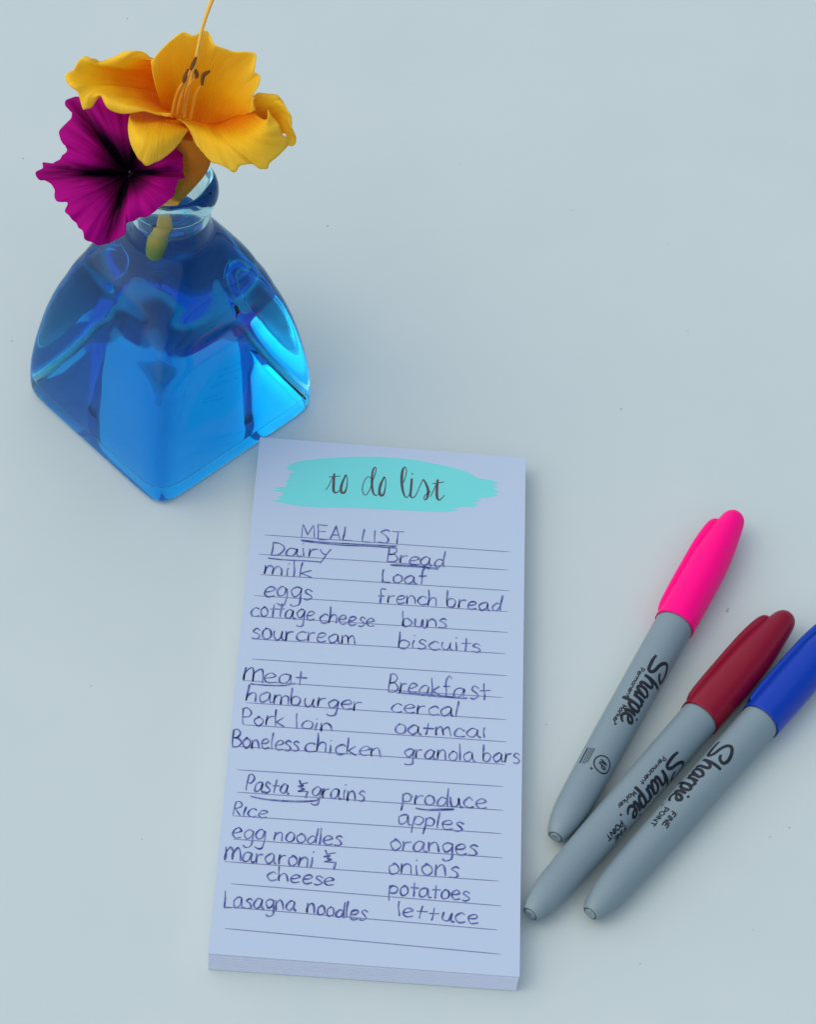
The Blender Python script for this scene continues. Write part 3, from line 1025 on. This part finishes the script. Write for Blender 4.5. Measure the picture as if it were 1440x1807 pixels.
# brush-script word on the barrels, traced unrolled; units of 0.025 x 0.021 mm, x along the reading direction, y up
LOGO = [
    [(-333, 12, .7), (-262, -2, 1.), (-169, 1, 1.1), (-103, 14, 1.1), (-84, 56, 1.), (-136, 97, 1.1), (-223, 118, 1.1), (-290, 154, 1.1), (-322, 205, 1.), (-295, 258, 1.), (-215, 302, 1.1), (-136, 314, 1.1), (-77, 289, 1.), (-84, 233, .9), (-121, 198, .9), (-157, 188, .7)],
    [(8, 322, .9), (4, 180, 1.), (0, 0, 1.)],
    [(0, 40, .8), (40, 160, .9), (85, 182, 1.), (104, 130, 1.), (104, 30, 1.), (128, 4, .9), (152, 40, .7)],
    [(262, 160, .8), (212, 188, .9), (166, 120, 1.), (168, 24, 1.), (206, 2, 1.), (246, 80, 1.), (264, 172, .8), (258, 60, 1.), (276, 4, .9), (300, 44, .7)],
    [(318, 190, .8), (320, 100, 1.), (316, 0, 1.)],
    [(318, 70, .8), (342, 150, .9), (372, 182, 1.), (392, 160, .8)],
    [(418, 190, .9), (414, 60, 1.), (404, -130, 1.)],
    [(414, 90, .8), (446, 180, .9), (492, 160, 1.), (494, 60, 1.), (450, 2, 1.), (418, 34, .8)],
    [(546, 180, .9), (544, 50, 1.), (560, 4, .9), (586, 40, .7)],
    [(590, 74, .7), (650, 98, .9), (676, 146, 1.), (644, 184, 1.), (600, 130, 1.), (600, 40, 1.), (644, -2, 1.), (700, 20, .8), (726, 60, .6)]]
LOGO_DOT = [(566, 232, 20), (800, -20, 18)]


def text_strokes(txt):
    out, cur = [], 0.0
    for ch in txt:
        for st in glyph_strokes(ch):
            out.append([(cur + x, y) for x, y in st])
        cur += GLYPH[ch][1] / 100
    return out, cur


def marker(color, tail, seam, label, cap_rough, prints, clip_az, sss=0.0):
    rb, rs = 5.1, 5.9
    zt, zs = 0.0029 + 0.0001, 0.0064
    A, B = U(tail[0], tail[1], zt), U(seam[0], seam[1], zs)
    # axis height: barrel end and cap edge both touch the table
    d = (B - A)
    yaw = math.atan2(d.y, d.x)
    # contact: bottom of barrel (x=20, r=5.32) and bottom of cap (x=95, r=6.4)
    slope = math.asin((6.4 - 5.32) / (95 - 20))
    z0 = 5.32 / 1000 - math.sin(slope) * 0.020 + 0.00005
    A = U(tail[0], tail[1], z0)
    ax = Vector((math.cos(yaw) * math.cos(slope), math.sin(yaw) * math.cos(slope), math.sin(slope)))
    right = Vector((math.sin(yaw), -math.cos(yaw), 0))          # towards the right hand of the axis seen from above
    upv = right.cross(ax)
    if upv.z < 0:
        upv = -upv
    root = thing('marker_pen', label, 'marker', A, None, 'felt tip markers lying side by side')
    rot = Matrix((ax, -right, upv)).transposed()                 # local X axis, local Y to the left, local Z up
    root.rotation_euler = rot.to_euler()
    v, f = lathe([(a / 1000, b / 1000) for a, b in cr(BODY, 3)], 64)
    barrel = mesh_obj('barrel', v, f, m_barrel, root)
    e = [(x / 1000, r / 1000) for x, r in ((-0.22, 0.15), (-0.24, 0.9), (-0.35, 1.3), (-0.33, 1.5), (-0.2, 1.75), (0.15, 1.85), (0.4, 1.85))]
    v, f = lathe(e, 32)
    mesh_obj('end_plug', v, f, m_barrel, barrel)
    mc = mat('cap_plastic', color, cap_rough, 0.12 if cap_rough > 0.4 else 0.25)
    if sss:
        pass
    v, f = lathe([(a / 1000, b / 1000) for a, b in cr(CAP, 3)], 64)
    cap = mesh_obj('cap', v, f, mc, root)
    # clip: a rounded tongue along the cap, standing off at its free end
    rows = [(88, 5.9, 0.7, 2.1), (90, 6.1, 1.15, 2.6), (96, 6.25, 1.25, 2.9), (106, 6.3, 1.3, 2.9), (116, 6.1, 1.5, 2.8), (122, 5.6, 1.7, 2.6), (126, 5.0, 1.8, 2.3), (128.3, 4.5, 1.5, 1.8), (129.4, 4.1, 0.9, 1.0)]
    q = cr(rows, 4)
    v, f = [], []
    sg = 20
    ca, sa = math.cos(clip_az), math.sin(clip_az)
    for x, rc, hh, hw in q:
        for k in range(sg):
            t = 2 * math.pi * k / sg
            ct, s_ = math.cos(t), math.sin(t)
            ct = math.copysign(abs(ct) ** 0.7, ct)
            s_ = math.copysign(abs(s_) ** 0.7, s_)
            rad, tan = rc + hh * ct, hw * s_
            v.append((x / 1000, (rad * ca - tan * sa) / 1000, (rad * sa + tan * ca) / 1000))
    for i in range(len(q) - 1):
        for k in range(sg):
            k2 = (k + 1) % sg
            f.append((i * sg + k, i * sg + k2, (i + 1) * sg + k2, (i + 1) * sg + k))
    f.append(tuple(range(sg)))
    f.append(tuple((len(q) - 1) * sg + k for k in range(sg))[::-1])
    mesh_obj('clip', v, f, mc, cap)

    # printing
    inv = rot.transposed()

    def on_barrel(px, py):
        o_, d_ = inv @ (CAM - A), inv @ ray(px, py)
        r = 0.0056
        for _ in range(6):
            a = d_.y ** 2 + d_.z ** 2
            bq = o_.y * d_.y + o_.z * d_.z
            c = o_.y ** 2 + o_.z ** 2 - r * r
            disc = max(0.0, bq * bq - a * c)
            t = (-bq - math.sqrt(disc)) / a
            P = o_ + d_ * t
            r = body_r(max(0, min(85, P.x * 1000))) / 1000
        return P.x * 1000, math.atan2(-P.y, P.z)                 # u (mm from tail), angle from top towards the right

    R = Ribbons()

    def placer(px, py, unit, tilt=0.0, unity=None):
        u0, p0 = on_barrel(px, py)
        r0 = body_r(u0)
        uy = unity or unit
        c_, s__ = math.cos(tilt), math.sin(tilt)

        def put(x, y, l):
            x, y = x * c_ - y * s__, x * s__ + y * c_
            u = u0 - x * unit
            ph_ = p0 + y * uy / r0
            r = (body_r(u) + 0.035) / 1000 + l * 0.5
            return (u / 1000, -r * math.sin(ph_), r * math.cos(ph_))
        return put
    for kind, px, py, arg in prints:
        if kind == 'logo':
            put = placer(px, py, 0.0250 * arg, 0.0, 0.0212 * arg)
            for st in LOGO:
                R.stroke(cr(st, 7), 46, put)
            for x, y, r in LOGO_DOT:
                R.dot(x, y, r, put)
        elif kind == 'text':
            txt, x1, y1, xh, wt = arg
            strokes, nat = text_strokes(txt)
            u0, p0 = on_barrel(px, py)
            u1, p1 = on_barrel(x1, y1)
            sxx = (u0 - u1) / nat / xh
            put = placer(px, py, 1.0, 0.0)
            r0 = body_r(u0)
            sh = (p1 - p0) * r0 / max(1e-6, (u0 - u1))
            for st in strokes:
                q = []
                for i in range(len(st) - 1):
                    for k in range(3):
                        q.append((st[i][0] + (st[i + 1][0] - st[i][0]) * k / 3, st[i][1] + (st[i + 1][1] - st[i][1]) * k / 3))
                q.append(st[-1])
                R.stroke([(x * sxx * xh, y * xh + sh * x * sxx * xh) for x, y in q], wt, put, taper=False)
        elif kind == 'ring':
            put = placer(px, py, 1.0)
            n = 40
            R.stroke([(arg * math.cos(2 * math.pi * i / n), arg * math.sin(2 * math.pi * i / n)) for i in range(n + 1)], 0.42, put, taper=False)
            for txt, ox in (('A', -1.15), ('P', 0.2)):
                ss, nat = text_strokes(txt)
                for st in ss:
                    R.stroke([(ox + x * 1.15, -1.25 + y * 1.5) for x, y in st], 0.42, put, taper=False)
        elif kind == 'bars':
            a0 = on_barrel(px, py)
            for off, ln, wt in arg:
                put = placer(px, py, 1.0)
                rj = random.Random(int(off * 100))
                x = 0.0
                while x < ln:
                    seg_l = rj.uniform(0.35, 0.9) if wt < 0.5 else ln
                    R.stroke([(x + (min(seg_l, ln - x)) * k / 4, off + (0 if wt > 0.5 else rj.uniform(-0.05, 0.05))) for k in range(5)], wt, put, taper=False)
                    x += seg_l + 0.13
        elif kind == 'line':
            pts = [on_barrel(a, b) for a, b in arg]
            r0 = body_r(pts[0][0])
            put = placer(arg[0][0], arg[0][1], 1.0)
            R.stroke(cr([(pts[0][0] - u, (ph_ - pts[0][1]) * r0) for u, ph_ in pts], 6), 0.55, put)
        elif kind == 'dot':
            put = placer(px, py, 1.0)
            R.dot(0, 0, arg, put)
    R.build('lettering', m_print, barrel)
    return root


marker((1.0, 0.0, 0.21), (981, 1477), (1193, 1095), 'grey felt tip marker with a hot pink cap and a round printed seal', 0.42,
       [('logo', 1138, 1191, 1.0), ('text', 1131, 1178, ('Permanent', 1103, 1230, 0.85, 0.32)), ('text', 1099, 1243, ('Marker', 1080, 1274, 0.88, 0.32)),
        ('ring', 1064, 1349, 2.7), ('bars', 1038, 1320, [(0.0, 5.8, 0.6), (1.05, 6.0, 0.36), (1.75, 5.8, 0.36), (2.4, 5.4, 0.36)]), ('dot', 1044, 1356, 0.4)], math.radians(-4))
marker((0.22, 0.002, 0.018), (936, 1613), (1236, 1262), 'grey felt tip marker with a dark red cap between the pink and blue ones', 0.3,
       [('logo', 1168, 1359, 1.0), ('text', 1170, 1334, ('Permanent', 1129, 1381, 0.85, 0.32)), ('text', 1118, 1395, ('Marker', 1088, 1423, 0.88, 0.32)),
        ('text', 1096, 1447, ('POINT', 1069, 1477, 1.0, 0.44)), ('text', 1103, 1456, ('FINE', 1083, 1481, 1.0, 0.44)),
        ('line', 0, 0, [(1148, 1313), (1141, 1319), (1133, 1329)]), ('dot', 1124, 1342, 0.4)], math.radians(4))
marker((0.001, 0.038, 0.35), (1042, 1612), (1343, 1268), 'grey felt tip marker with a blue cap, lying outermost beside the red capped one', 0.3,
       [('logo', 1241, 1341, 1.0), ('text', 1174, 1424, ('POINT', 1146, 1456, 1.0, 0.44)), ('text', 1186, 1430, ('FINE', 1168, 1457, 1.0, 0.44)), ('dot', 1182, 1399, 0.35)], math.radians(4))
